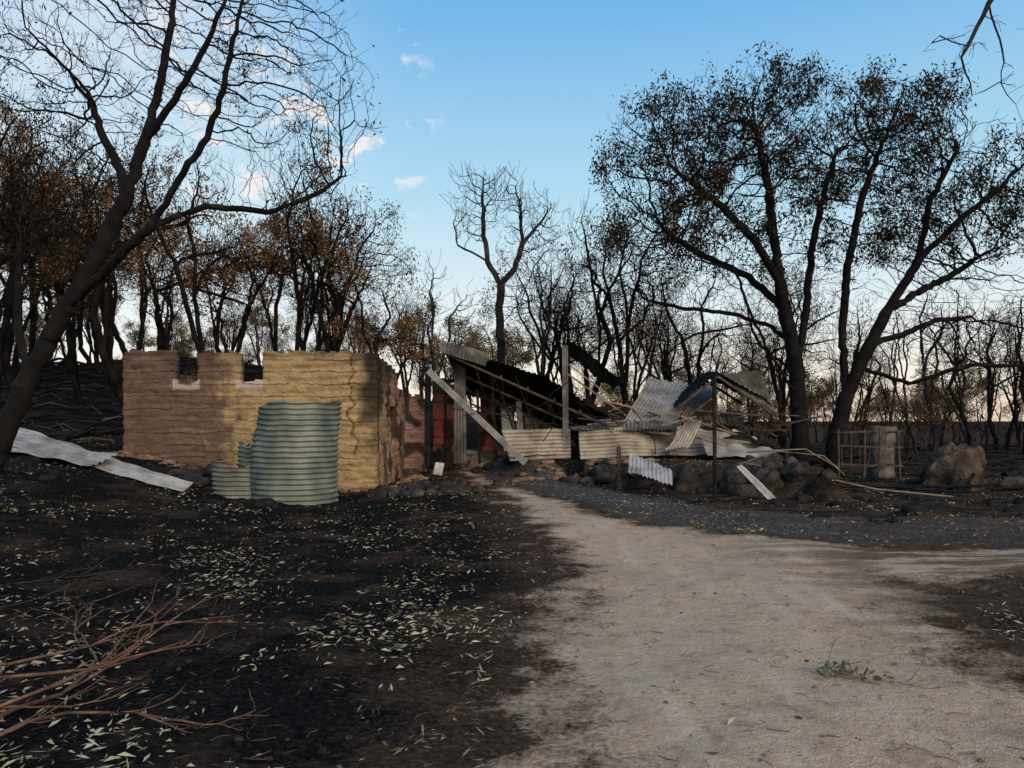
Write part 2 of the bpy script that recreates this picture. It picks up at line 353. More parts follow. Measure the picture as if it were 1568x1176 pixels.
# --- leaning gum, left foreground (unit = 0.0085 m)
u2=.0085; rng=np.random.default_rng(5)
def q(l): return [((a)*u2,d,(b)*u2) for a,b,d in l]
seeds=[q([(-6,-40,0),(10,20,0),(45,110,0),(80,200,.05),(135,310,.1),(175,390,.2),(215,485,.3),(240,580,.4),(255,660,.5),(268,760,.6),(275,860,.7)]),
 q([(135,310,.1),(215,362,-.2),(300,420,-.5),(350,480,-.7),(395,535,-.8),(425,590,-1),(450,680,-1.1),(480,760,-1.2)]),
 q([(300,420,-.5),(370,455,-.3),(450,455,0),(520,490,.2),(555,520,.3)]),
 q([(215,485,.3),(190,540,.6),(150,600,.8),(110,690,1.0)]),
 q([(240,580,.4),(300,640,.2),(350,700,0),(400,780,-.2)]),
 q([(80,200,.05),(30,290,.5),(0,380,.9),(-20,480,1.2)])]
att=np.vstack([ell(rng,(490*u2,-.2,610*u2),(130*u2,1.3,185*u2),700),ell(rng,(240*u2,.4,770*u2),(230*u2,1.7,200*u2),850),
  ell(rng,(60*u2,1.0,570*u2),(150*u2,1.4,230*u2),800),ell(rng,(30*u2,1.3,350*u2),(100*u2,1.2,100*u2),300)])
G=grow(seeds,att,.10,.16,1.8,110,rng,trop=(0,0,.16),twig=.9,twiglen=.12,R0=.135,r0=.0021)
add('burnt_gum_tree',tree_mesh('gum_tree_leaning',G,M['bark'],[(M['leafdark'],1600,.05,.06,.5,2)],rng,thin=.007),loc=(-7.0,10,h1(-7.0,10)))

# --- pendulous branch tree, right, trunk out of view
rng=np.random.default_rng(3)
seeds=[[(0,0,-.1),(-.1,0,2),(-.2,-.1,4),(-.5,-.2,5.6),(-1.2,-.3,6.5),(-2.0,-.4,6.5),(-2.5,-.5,6.0),(-2.8,-.5,5.4),(-3.05,-.5,4.9),(-2.95,-.5,4.55),(-3.08,-.5,4.3)],
 [(-.2,-.1,4),(.5,.3,5.5),(.8,.5,7)],[(-2.8,-.5,5.4),(-2.6,-.4,5.0),(-2.62,-.4,4.7),(-2.4,-.4,4.3)],[(-2.0,-.4,6.5),(-1.9,-.5,5.8),(-2.2,-.6,5.3),(-2.5,-.6,5.0)],
 [(-3.0,-.5,5.0),(-3.25,-.5,5.1),(-3.4,-.5,4.95)]]
att=np.vstack([ell(rng,(.3,.2,7),(1.4,1.4,1.3),300),ell(rng,(-2.75,-.5,4.95),(.6,.4,.6),60)])
G=grow(seeds,att,.10,.17,1.2,50,rng,trop=(0,0,-.05),twig=.3,twiglen=.09,R0=.11,r0=.0022,ttrop=-.6)
add('burnt_gum_tree',tree_mesh('gum_tree_overhang',G,M['barkfar'],(),rng,thin=.008),loc=(7.2,7.6,h1(7.2,7.6)))

# --- bare pale-topped tree behind the ruin (unit .028)
rng=np.random.default_rng(31); u3=.028
seeds=[g3([(0,-135,0),(0,-60,0),(0,20,0),(-4,90,0),(-1,125,0),(-22,160,0),(-28,210,.2),(-30,270,.3),(-26,310,.3)],u3),
 g3([(-22,160,0),(-45,172,-.3),(-66,180,-.5),(-72,215,-.6)],u3),g3([(-1,125,0),(20,150,.3),(32,190,.5),(60,225,.7),(82,258,.8)],u3),
 g3([(32,190,.5),(30,235,.2),(22,275,0)],u3),g3([(-2,60,0),(30,100,.4),(48,150,.6)],u3)]
att=np.vstack([ell(rng,(-34*u3,.2,245*u3),(44*u3,1.2,62*u3),480),ell(rng,(52*u3,.5,215*u3),(44*u3,1.2,50*u3),440),ell(rng,(10*u3,.1,245*u3),(40*u3,1.2,40*u3),200)])
G=grow(seeds,att,.24,.32,3,70,rng,trop=(0,0,.35),twig=.9,twiglen=.30,R0=.18,r0=.007,ttrop=.9)
add('burnt_gum_tree',tree_mesh('gum_tree_bare',G,M['barkfar'],(),rng,thin=.02),loc=(-.45,33,3.84))

# --- archetypes: several stems each ending in its own clump of crown
def archetype(i,h,spread,bark,leafsets,natt=900,R0=.13,stems=4,r0=.006,twig=.8,up=.3,fkr=(.12,.28)):
    rng=np.random.default_rng(100+i)
    fk=h*rng.uniform(*fkr); lean=rng.normal(0,.35,2)
    tr=[(0,0,-.8),(lean[0]*.4,lean[1]*.4,fk*.5),(lean[0],lean[1],fk)]
    seeds=[tr]; base=tr[-1]; att=[]
    for s in range(stems):
        a=6.28*s/stems+rng.uniform(-.7,.7); ro=spread*rng.uniform(.25,1.0); top=h*(rng.uniform(.60,.86) if s else .86)
        if s==0: ro=spread*.25
        pts=[base if s<2 else seeds[1+rng.integers(0,min(2,len(seeds)-1))][rng.integers(1,3)]]
        b0=pts[0]
        for f in (.35,.6,.8,1.0):
            z=b0[2]+(top-b0[2])*f; r=f**1.15
            pts.append((b0[0]+(math.cos(a)*ro+base[0]-b0[0])*r+rng.normal(0,.16),b0[1]+(math.sin(a)*ro+base[1]-b0[1])*r+rng.normal(0,.16),z))
        seeds.append(pts); e=pts[-1]; w=rng.uniform(.75,1.25)
        att.append(ell(rng,(e[0],e[1],e[2]-.2),(spread*.45*w,spread*.45*w,h*.145*w),int(natt/stems*.85*w),.7))
        m_=pts[2]; att.append(ell(rng,(m_[0]+rng.normal(0,.7),m_[1]+rng.normal(0,.7),m_[2]+.3),(spread*.3,spread*.3,h*.08),int(natt/stems*.2)))
    G=grow(seeds,np.vstack(att),.25,.34,3.0,60,rng,trop=(0,0,up),twig=twig,twiglen=.27,R0=R0,r0=r0,ttrop=.85)
    return tree_mesh('gum_tree_form_%d'%i,G,bark,leafsets,rng,thin=.02)
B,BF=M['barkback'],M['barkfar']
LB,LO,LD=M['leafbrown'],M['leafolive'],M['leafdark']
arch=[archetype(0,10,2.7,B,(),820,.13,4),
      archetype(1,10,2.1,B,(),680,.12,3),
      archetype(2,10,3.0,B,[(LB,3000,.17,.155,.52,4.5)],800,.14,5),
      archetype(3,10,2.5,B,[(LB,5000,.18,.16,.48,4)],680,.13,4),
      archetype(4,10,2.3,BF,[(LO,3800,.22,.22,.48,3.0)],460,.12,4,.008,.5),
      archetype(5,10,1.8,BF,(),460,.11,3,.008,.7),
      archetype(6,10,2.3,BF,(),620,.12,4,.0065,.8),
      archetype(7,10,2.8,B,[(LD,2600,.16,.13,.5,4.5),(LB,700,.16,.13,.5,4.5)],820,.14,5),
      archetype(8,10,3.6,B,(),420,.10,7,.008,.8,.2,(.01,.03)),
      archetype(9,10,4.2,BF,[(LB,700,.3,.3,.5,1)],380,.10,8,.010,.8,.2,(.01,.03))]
forest=empty('burnt_forest')
def plant(a,x,y,h,parent=None,name='burnt_gum_tree'):
    o=add('trunk_and_crown' if parent else name,arch[a],parent,(x,y,float(H(x,y,False))-.1))
    s=h/10; o.scale=(s*R.uniform(.8,1.25),s*R.uniform(.8,1.25),s); o.rotation_euler=(R.gauss(0,.07),R.gauss(0,.07),R.uniform(0,6.28)); return o
for a,x,y,h in [(2,-12.2,25,9.6),(0,-9.4,24,9.0),(3,-16,25,10.0),(7,-6.8,27,8.8),(1,-11,22.5,8.6),(3,-8.4,28,10.2),(0,-14.2,21,8.8),
                (1,2.6,29,9.6),(7,4.4,31,9.6),(0,7.0,29,8.0),(1,14.5,24,6.2),(0,19,25,6.2),(0,-11.9,15.2,7.6),(5,-3.8,36,8.4),(2,-5.0,25.5,6.6),
                (1,-9.2,12.6,6.6),(7,-12.6,18,8.6),(6,1.2,30,8.4),(0,10.6,30,7.2)]:
    plant(a,x,y,h)
def rows(n,xa,xb,ya,yb,ha,hb,types,fan=False,par=None):
    for _ in range(n):
        y=R.uniform(ya,yb); x=R.uniform(xa,xb)*(y if fan else 1)
        plant(R.choice(types),x,y,R.uniform(ha,hb),par or forest)
rows(22,-27,-7,27,38,7,11,[0,1,2,3,3,2,3])
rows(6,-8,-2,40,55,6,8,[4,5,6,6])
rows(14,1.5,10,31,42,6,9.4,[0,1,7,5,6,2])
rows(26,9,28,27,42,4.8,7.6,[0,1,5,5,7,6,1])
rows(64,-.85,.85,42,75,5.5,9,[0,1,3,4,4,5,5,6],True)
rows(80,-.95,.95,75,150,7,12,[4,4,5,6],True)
scrub=empty('burnt_scrub')
rows(40,.22,.85,26,45,1.4,3.2,[8,9],True,scrub)
rows(22,-.85,-.2,28,45,1.2,2.8,[8,9],True,scrub)
rows(70,-.95,.95,48,100,2.5,5,[9],True,scrub)

# ------------------------------------------------------------------ solids
def tube_mesh(name,paths,mat,k=6):
    Vs=[];Fs=[];o=0
    for pts,rads in paths:
        P=np.array(pts,float); n=len(P); r=np.array(rads if hasattr(rads,'__len__') else [rads]*n,float)
        d=np.gradient(P,axis=0); d/=np.linalg.norm(d,axis=1)[:,None]+1e-9; a,b=frames(d); ang=np.arange(k)*2*math.pi/k
        v=(P[:,None]+r[:,None,None]*(a[:,None]*np.cos(ang)[None,:,None]+b[:,None]*np.sin(ang)[None,:,None])).reshape(-1,3)
        i=np.arange(k); j=(i+1)%k
        for s in range(n-1):
            Fs.append(np.stack([o+s*k+i,o+s*k+j,o+(s+1)*k+j,o+(s+1)*k+i],-1))
        Vs.append(v); o+=n*k
    return mesh_np(name,np.vstack(Vs),np.vstack(Fs),[mat],smooth=True)
def beams(name,segs,mat):
    Vs=[];Fs=[];o=0
    for p,q_,w,t in segs:
        p=Vector(p);q_=Vector(q_);d=(q_-p).normalized(); up=Vector((0,0,1)) if abs(d.z)<.95 else Vector((0,1,0))
        a=d.cross(up).normalized(); b=a.cross(d)
        for e in (p,q_):
            for s1,s2 in ((-1,-1),(1,-1),(1,1),(-1,1)): Vs.append(e+a*s1*t/2+b*s2*w/2)
        for f in ((0,1,5,4),(1,2,6,5),(2,3,7,6),(3,0,4,7),(3,2,1,0),(4,5,6,7)): Fs.append([o+i for i in f])
        o+=8
    return mesh_np(name,[tuple(v) for v in Vs],Fs,[mat])
def corr(name,P,mat,waves,axis='u',amp=.018,crump=.05,cs=1.3,seed=0,nl=24,fn=None,rag=0):
    P=[np.array(p,float) for p in P]; nw=int(waves*6)+1
    nu,nv=(nw,nl) if axis=='u' else (nl,nw)
    U,W=np.meshgrid(np.linspace(0,1,nu),np.linspace(0,1,nv))
    if rag:
        e=np.array([mnoise.noise(Vector((x*6,seed,0))) for x in U[0]])*rag
        W=W+(W>.999)*e[None,:]
    pt=((1-U)*(1-W))[...,None]*P[0]+(U*(1-W))[...,None]*P[1]+(U*W)[...,None]*P[2]+((1-U)*W)[...,None]*P[3]
    n=np.cross(P[1]-P[0],P[3]-P[0]); n/=np.linalg.norm(n)
    ph=(U if axis=='u' else W)*waves*2*math.pi
    off=np.sin(ph)*amp
    cr=np.array([mnoise.noise(Vector((p[0]*cs+seed*3.1,p[1]*cs,p[2]*cs)))+.4*mnoise.noise(Vector((p[0]*cs*3,p[1]*cs*3+seed,p[2]*cs*3))) for p in pt.reshape(-1,3)]).reshape(U.shape)*crump
    if fn is not None: off=off+fn(U,W)
    pt=pt+(off+cr)[...,None]*n
    ii=np.arange(nu-1)[None]+nu*np.arange(nv-1)[:,None]
    return mesh_np(name,pt.reshape(-1,3),np.stack([ii,ii+1,ii+nu+1,ii+nu],-1).reshape(-1,4),[mat],smooth=True)
def slab(name,L,z0,ztop,topfn,thick,res,mat,org,ang,hole=None,disp=.03,crack=None,palefn=None,darkfn=None,course=.27):
    nu=int(L/res); nz=int((ztop-z0)/res); ca,sa=math.cos(ang),math.sin(ang)
    uc=(np.arange(nu)+.5)*res; zc=z0+(np.arange(nz)+.5)*res
    mask=np.array([[ (z<topfn(x)) and not (hole and hole(x,z)) for x in uc] for z in zc])
    idx={};V=[];dk=[];pl=[];Fs=[]
    def vid(i,j,l):
        k=(i,j,l)
        if k in idx: return idx[k]
        x=i*res;z=z0+j*res
        s=mnoise.noise(Vector((x*1.3,z*1.3,org[0])))*disp*1.0+mnoise.noise(Vector((x*4,z*7,org[1])))*disp*.8
        zz=z/course+mnoise.noise(Vector((x*.7,z*.5,3)))*.5
        ph=zz%1.0; row=math.floor(zz)
        c=.050*(1-min(1,min(ph,1-ph)/.2))*(.5+.8*abs(mnoise.noise(Vector((x*1.1,row*2.3,6)))*1.6))+.022*mnoise.noise(Vector((x*1.5,row*3.7,2)))
        xb=((x+row*.17*1.5+mnoise.noise(Vector((x,z*2,7)))*.1)/.42)%1.0
        c+=.014*(1-min(1,min(xb,1-xb)/.10))
        jx=mnoise.noise(Vector((x*4,z*4,9.7)))*.03; jz=mnoise.noise(Vector((x*4,z*4,21.3)))*.03
        cr=0
        if crack:
            for (a,b),(c2,d2) in zip(crack[:-1],crack[1:]):
                ex,ez=c2-a,d2-b; t=max(0,min(1,((x-a)*ex+(z-b)*ez)/(ex*ex+ez*ez)))
                dd=math.hypot(x-a-ex*t,z-b-ez*t); cr=max(cr,1-dd/.024)
        y=(s+c+max(0,cr)*.05) if l==0 else thick+s*.5-c
        X_=x+jx;Z_=z+jz
        V.append((org[0]+X_*ca-y*sa,org[1]+X_*sa+y*ca,org[2]+Z_)); idx[k]=len(V)-1
        dk.append(max(min(.85,max(0,cr)*1.3),darkfn(x,z) if darkfn else 0)); pl.append(palefn(x,z) if palefn else 0)
        return idx[k]
    for j in range(nz):
        for i in range(nu):
            if not mask[j,i]: continue
            Fs.append((vid(i,j,0),vid(i+1,j,0),vid(i+1,j+1,0),vid(i,j+1,0)))
            Fs.append((vid(i+1,j,1),vid(i,j,1),vid(i,j+1,1),vid(i+1,j+1,1)))
            if i==0 or not mask[j,i-1]: Fs.append((vid(i,j,1),vid(i,j,0),vid(i,j+1,0),vid(i,j+1,1)))
            if i==nu-1 or not mask[j,i+1]: Fs.append((vid(i+1,j,0),vid(i+1,j,1),vid(i+1,j+1,1),vid(i+1,j+1,0)))
            if j==nz-1 or not mask[j+1,i]: Fs.append((vid(i,j+1,0),vid(i+1,j+1,0),vid(i+1,j+1,1),vid(i,j+1,1)))
    return mesh_np(name,V,Fs,[mat],smooth=True,attrs={'dark':dk,'pale':pl})
def rockverts(c,r,rng,sub=2,rough=.25):
    import bmesh
    bm=bmesh.new(); bmesh.ops.create_icosphere(bm,subdivisions=sub,radius=1); s=rng.uniform(0,100)
    V=[];
    for v in bm.verts:
        p=v.co; n=1+rough*mnoise.noise(p*1.3+Vector((s,0,0)))*1.6+rough*.5*mnoise.noise(p*3.5+Vector((s,4,0)))+rough*.25*mnoise.noise(p*8+Vector((s,4,0)))
        V.append((c[0]+p.x*n*r[0],c[1]+p.y*n*r[1],c[2]+p.z*n*r[2]))
    F=[[v.index for v in f.verts] for f in bm.faces]; bm.free(); return V,F
def rocks(name,items,mat,rng,sub=2,rough=.28,smooth=False):
    Vs=[];Fs=[]
    for c,r in items:
        v,f=rockverts(c,r,rng,sub,rough); o=len(Vs); Vs+=v; Fs+=[[a+o for a in t_] for t_ in f]
    return mesh_np(name,Vs,Fs,[mat],smooth=smooth)

# ------------------------------------------------------------------ mud brick house
house=empty('mud_brick_house',(0,0,0))
def top_front(x):
    n=.05*mnoise.noise(Vector((x*3,0,0)))+.03*mnoise.noise(Vector((x*9,0,0)))
    if x<1.13: return 3.08+n-.08*(x<.15)
    if x<1.66: return 2.34+n+.05*(x>1.5)
    if x<2.56: return 3.05+n
    if x<3.09: return 2.38+n+.07*(x>2.9)
    return 3.06+n-.10*ss((x-5.3)/.3)
crack=[(5.08,3.05),(5.02,2.82),(5.12,2.6),(4.98,2.42),(5.06,2.2),(5.0,2.05),(5.15,1.9),(4.95,1.75),(4.98,1.6),(5.1,1.45),(5.05,1.25),(5.2,1.1),(5.12,.8)]
def dark_front(x,z): return float(ss((x-5.15-.3*mnoise.noise(Vector((x*2,z*2,0))))/.3))*float(ss((z-.6+mnoise.noise(Vector((x,z*3,2)))*.9)/1.2))*.92
def pale_front(x,z):
    return float(((1.08<x<1.72) or (2.5<x<3.12)) and 2.2<z<2.46)*.9
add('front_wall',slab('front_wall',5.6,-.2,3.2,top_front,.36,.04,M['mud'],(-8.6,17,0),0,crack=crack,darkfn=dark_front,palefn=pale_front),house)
def top_side(x):
    return 3.0-.07*x+.18*mnoise.noise(Vector((x*2.5,3,0)))-(.5 if 1.3<x<1.75 else 0)-(.4*(x>3.2))
add('side_wall',slab('side_wall',4.2,-.2,3.2,top_side,.34,.06,M['mudside'],(-3.03,17.37,0),math.pi/2,
    hole=lambda x,z:(2.0<x<2.7 and .9<z<1.9),disp=.05,darkfn=lambda x,z:float(ss((mnoise.noise(Vector((x*1.6,z*1.2,5)))-.02)/.2))*.85),house)
add('far_side_wall',slab('far_side_wall',4.2,-.2,3.2,lambda x:2.9-.1*x,.34,.12,M['mudside'],(-8.25,17.37,0),math.pi/2),house)
add('back_wall',slab('back_wall',5.2,-.2,3.2,lambda x:2.2+.3*mnoise.noise(Vector((x,0,0))),.34,.12,M['mud'],(-8.25,21.6,0),0),house)
add('corner_post',beams('corner_post',[((-2.72,16.75,-.1),(-2.78,16.8,.95),.07,.07),((-2.55,17.8,-.1),(-2.5,17.8,1.9),.06,.06)],M['steel']),house)

# ------------------------------------------------------------------ collapsed house
ruin=empty('collapsed_house')
def rag(h,a=.25,s=0): return lambda x:h+a*mnoise.noise(Vector((x*2.2,s,0)))
add('rendered_wall',slab('rendered_wall',1.15,-.1,2.7,lambda x:2.45-.25*x+.2*mnoise.noise(Vector((x*4,0,0))),.2,.06,M['pink'],(-3.65,22.6,0),0,disp=.05,
    hole=lambda x,z:(.1<x<.45 and 1.75<z<2.1),darkfn=lambda x,z:float(ss((mnoise.noise(Vector((x*3,z*2.2,1)))-.02)/.15))*.85),ruin)
add('red_wall',slab('red_wall',2.6,-.1,3.0,rag(2.6,.3,4),.2,.06,M['red'],(-2.5,24.3,.2),0,hole=lambda x,z:(.75<x<1.5 and z<2.1),disp=.05,
    darkfn=lambda x,z:float(ss((mnoise.noise(Vector((x*2.4,z*1.5,8)))+.08)/.15))*.92),ruin)
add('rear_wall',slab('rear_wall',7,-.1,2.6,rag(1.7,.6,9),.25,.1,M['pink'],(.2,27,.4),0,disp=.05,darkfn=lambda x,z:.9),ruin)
add('door_posts',beams('door_posts',[((-2.42,22,.2),(-2.40,22,3.05),.16,.16),((-1.98,22.6,.2),(-1.95,22.6,2.7),.08,.08),((-.92,21.8,.3),(-.98,21.8,2.4),.07,.07),
   ((-2.6,22.1,2.55),(-1.2,22.4,2.75),.12,.1),((-.45,22.4,.4),(-.6,22.5,2.9),.09,.09)],M['char']),ruin)
add('pale_slab_post',corr('pale_slab_post',[(-1.66,22,.3),(-1.29,22,.3),(-1.33,22.02,3.0),(-1.66,22.02,3.2)],M['irongrey'],4,'u',.018,.04,1.5,44,14),ruin)
add('leaning_beam',beams('leaning_beam',[((.36,20.4,.40),(-2.34,21.5,2.92),.16,.07)],M['paleb']),ruin)
add('veranda_post',beams('veranda_post',[((1.48,21.2,.3),(1.46,21.2,3.6),.12,.16)],M['irongrey']),ruin)
add('roof_iron',corr('roof_iron',[(-1.95,21.2,3.72),(3.0,22.0,1.62),(2.1,25.0,.95),(-1.3,24.6,2.35)],M['irondark'],34,'u',.02,.16,.7,1,30,
    fn=lambda U,W:.16*np.sin(U*math.pi)*(1-W)-.05*np.sin(U*9)*(1-W)),ruin)
add('roof_eave_iron',corr('roof_eave_iron',[(-1.98,21.1,3.42),(-.75,21.35,3.02),(-.62,21.5,3.38),(-1.98,21.2,3.76)],M['irongrey'],13,'u',.03,.07,.8,2,8),ruin)
raf=[]
for i in range(7):
    f=i/6; a=np.array((-1.8,21.3,3.5))*(1-f)+np.array((2.7,22,1.6))*f; b=np.array((-1.3,24.4,2.2))*(1-f)+np.array((2.0,24.8,.9))*f
    raf.append((tuple(a-np.array((0,0,.12))),tuple(b-np.array((0,0,.05))),.09,.05))
for v in (.0,.33,.66,1):
    a=np.array((-1.9,21.25,3.6))*(1-v)+np.array((-1.3,24.4,2.25))*v; b=np.array((2.9,22,1.5))*(1-v)+np.array((2.05,24.8,.8))*v
    raf.append((tuple(a-np.array((0,0,.2))),tuple(b-np.array((0,0,.2))),.06,.05))
add('rafters',beams('rafters',raf,M['steel']),ruin)
add('upper_roof_iron',corr('upper_roof_iron',[(1.62,22.8,3.98),(3.3,23,2.72),(3.1,23.5,2.5),(1.70,23.3,3.45)],M['irondark'],10,'u',.02,.12,1,3,10,rag=.3),ruin)
for k,(x0,x1,y,za,zb,mt) in enumerate([(-.25,.15,23.4,.6,1.95,'ironwhite'),(.2,.42,23.2,.6,2.1,'iron'),(.5,.95,24,.6,1.6,'irontan'),(2.0,2.6,24,.6,1.7,'irondark')]):
    add('iron_scrap_%d'%k,corr('iron_scrap_%d'%k,[(x0,y,za),(x1,y+.1,za),(x1-.15,y+.3,zb),(x0-.1,y+.2,zb)],M[mt],(x1-x0)/.09,'u',.02,.08,2,k,10),ruin)
add('front_panel_left',corr('front_panel_left',[(-.05,21.0,.42),(1.62,21.1,.50),(1.60,21.15,1.32),(-.30,21.05,1.28)],M['irontan'],8,'v',.030,.10,1.2,5,26,rag=.06),ruin)
add('front_panel_mid',corr('front_panel_mid',[(1.85,20.6,.50),(4.7,21.0,.62),(4.55,21.4,1.28),(1.80,20.8,1.30)],M['irontan'],8,'v',.030,.16,1.0,6,34,
    fn=lambda U,W:.1*np.sin(U*5),rag=.08),ruin)
add('front_panel_right',corr('front_panel_right',[(4.2,20.6,.62),(7.0,20.4,.55),(6.6,20.9,1.15),(4.5,20.9,1.38)],M['iron'],8,'v',.028,.24,1.0,7,34,rag=.3),ruin)
add('panel_ridge',corr('panel_ridge',[(1.8,20.7,1.30),(4.4,20.9,1.25),(4.8,21.5,1.50),(1.6,21.5,1.38)],M['irongrey'],26,'u',.018,.14,1.2,8,10,rag=.5),ruin)
add('pale_roof_iron',corr('pale_roof_iron',[(3.05,21.6,1.35),(4.65,21.4,1.25),(6.5,24.0,2.55),(4.3,24.2,2.90)],M['iron'],17,'u',.022,.14,.7,9,24,rag=.14),ruin)
add('gable_iron_left',corr('gable_iron_left',[(4.45,21.0,1.85),(5.55,20.8,2.85),(5.75,23.4,2.95),(4.9,23.6,2.1)],M['irondark'],12,'u',.02,.11,1,10,16,rag=.1),ruin)
add('gable_iron_right',corr('gable_iron_right',[(5.55,20.8,2.85),(7.15,21.0,1.95),(7.2,23.5,2.2),(5.75,23.4,2.95)],M['irondark'],12,'u',.02,.11,1,11,16),ruin)
add('gable_sheet_standing',corr('gable_sheet_standing',[(6.05,20.85,2.32),(7.22,20.95,1.72),(7.0,21.6,2.92),(5.75,21.5,2.86)],M['irongrey'],13,'u',.022,.08,1,12,14,rag=.1),ruin)
add('bent_panel_a',corr('bent_panel_a',[(4.0,20.2,.75),(4.6,20.1,.8),(5.1,20.6,1.55),(4.7,20.8,1.6)],M['irontan'],7,'u',.03,.14,2,13,16,fn=lambda U,W:-.12*np.sin(W*3)),ruin)
add('bent_panel_b',corr('bent_panel_b',[(5.1,20.0,.62),(6.8,19.6,.50),(6.6,19.9,.85),(5.0,20.4,1.05)],M['iron'],5,'v',.025,.24,1.5,14,24,rag=.2),ruin)
add('bent_panel_c',corr('bent_panel_c',[(5.6,20.6,1.15),(7.3,20.3,.75),(7.2,20.9,1.0),(5.7,21.4,1.5)],M['irondark'],8,'v',.025,.28,1.3,15,24,rag=.2),ruin)
add('bent_panel_d',corr('bent_panel_d',[(4.7,21.2,1.35),(6.4,21.0,1.2),(6.6,22.0,1.75),(4.9,22.4,1.9)],M['irongrey'],14,'u',.025,.3,1.1,17,20,rag=.3),ruin)
sg=[((4.5,21,1.85),(5.55,20.75,2.72),.06,.05),((5.55,20.75,2.72),(7.1,20.9,1.7),.06,.05),((4.5,21,1.85),(7.0,20.9,1.65),.05,.05),((5.5,20.8,2.6),(5.55,20.8,1.6),.04,.04),
    ((5.0,20.9,1.8),(5.5,20.8,2.2),.04,.04),((6.3,20.9,1.75),(5.6,20.8,2.2),.04,.04),((4.8,23.2,2.0),(5.7,23.1,2.8),.06,.06),((5.7,23.1,2.8),(7.0,23.3,2.0),.06,.06)]
for _ in range(80):
    x=R.uniform(1.7,7.2); y=R.uniform(20.6,24); z=R.uniform(.7,1.8); a=R.uniform(-1,1)
    L=R.uniform(.4,1.5); sg.append(((x,y,z),(x+L*math.cos(a),y+R.uniform(-.4,.4),min(3,max(.5,z+L*math.sin(a)*.55))),R.uniform(.02,.055),R.uniform(.02,.045)))
add('truss_wreckage',beams('truss_wreckage',sg[:68],M['steel']),ruin)
add('timber_wreckage',beams('timber_wreckage',sg[68:]+[((2.1,21.6,1.4),(4.1,22.2,1.62),.06,.05),((2.5,21.5,2.1),(4.3,21.9,1.7),.05,.05),((1.6,22.4,2.9),(3.4,22.2,1.6),.05,.05),((1.5,21.8,3.2),(2.9,21.7,2.1),.04,.04),((3.5,21.2,1.25),(6.3,20.3,.95),.06,.05),((4.2,21.2,1.8),(6.5,20.7,1.0),.06,.05)],M['tan']),ruin)
bars=[]
for i in range(44):
    x=R.uniform(-.5,7.0); y=R.uniform(20.5,23); z=R.uniform(.6,1.8)
    pts=[(x,y,z)]; a=R.uniform(0,3.14)
    for s in range(6):
        a+=R.gauss(0,.4); x+=.25*math.cos(a); z=min(3.0,max(.5,z+.18*math.sin(a))); y+=R.gauss(0,.06); pts.append((x,y,z))
    bars.append((pts,.013))
for p in [[(.2,22,.8),(-.2,22,2.0),(-.6,22,2.9)],[(.9,22.3,.8),(.5,22,1.7),(.1,22,2.8)],[(1.2,22,.7),(1.7,22,1.9),(2.6,22,1.5)],[(2.9,22,1.2),(3.5,22,2.3),(4.0,22.5,2.9)]]: bars.append((p,.025))
add('bent_bars',tube_mesh('bent_bars',bars,M['irondark'],5),ruin)
rr=np.random.default_rng(21); it=[]
for _ in range(90):
    x=rr.uniform(-3,7); y=rr.uniform(21.3,26); s=rr.uniform(.08,.28); it.append(((x,y,h1(x,y)+s*.3),(s,s,s*.7)))
add('rubble',rocks('rubble',it,M['rock'],rr,1),ruin)

# ------------------------------------------------------------------ water tank
tank=empty('water_tank',(0,0,0))
def tankmesh(name,c,r,z0,topfn,a0,a1,pitch,mat,dent=0,n=150,amp=.016):
    nz=int(2.2/pitch*8); A=np.linspace(a0,a1,n); Vv=np.zeros((nz+1,n,3))
    for j in range(nz+1):
        for i,a in enumerate(A):
            top=topfn(a); z=min(z0+j*2.2/nz,top); d=mnoise.noise(Vector((math.cos(a)*1.5,math.sin(a)*1.5,z*1.1)))*dent
            rr_=r+amp*math.sin(2*math.pi*z/pitch)+d*(.3+.7*z/2)
            zz=z+.05*mnoise.noise(Vector((math.cos(a)*2,math.sin(a)*2,5)))*dent*10*(z/2)
            Vv[j,i]=(c[0]+rr_*math.cos(a),c[1]+rr_*math.sin(a),zz)
    ii=np.arange(n-1)[None]+n*np.arange(nz)[:,None]
    f=np.stack([ii,ii+1,ii+n+1,ii+n],-1).reshape(-1,4)
    vv=Vv.reshape(-1,3); ok=(np.abs(vv[f[:,0],2]-vv[f[:,3],2])>1e-4)|(np.abs(vv[f[:,1],2]-vv[f[:,2],2])>1e-4)
    return mesh_np(name,vv,f[ok],[mat],smooth=True)
def ttop(a):
    c=math.cos(a)
    return 1.90-.12*float(ss((-c-.2)/.5))-.42*float(ss((-c-.62)/.25))+.02*math.sin(a*3)
add('tank_shell',tankmesh('tank_shell',(-4.10,14.6),.79,-.08,ttop,0,2*math.pi,.098,M['tank'],.09,amp=.020),tank)
add('collapsed_shell',tankmesh('collapsed_shell',(-5.12,14.75),.56,-.08,lambda a:.72-.06*math.cos(a)+.04*math.sin(a*5),2.6,5.9,.085,M['tanktan'],.14,90,.02),tank)
add('collapsed_shell_rear',tankmesh('collapsed_shell_rear',(-4.92,15.0),.38,-.05,lambda a:1.12+.05*math.sin(a*4),2.4,5.8,.085,M['tanktan'],.14,70,.02),tank)

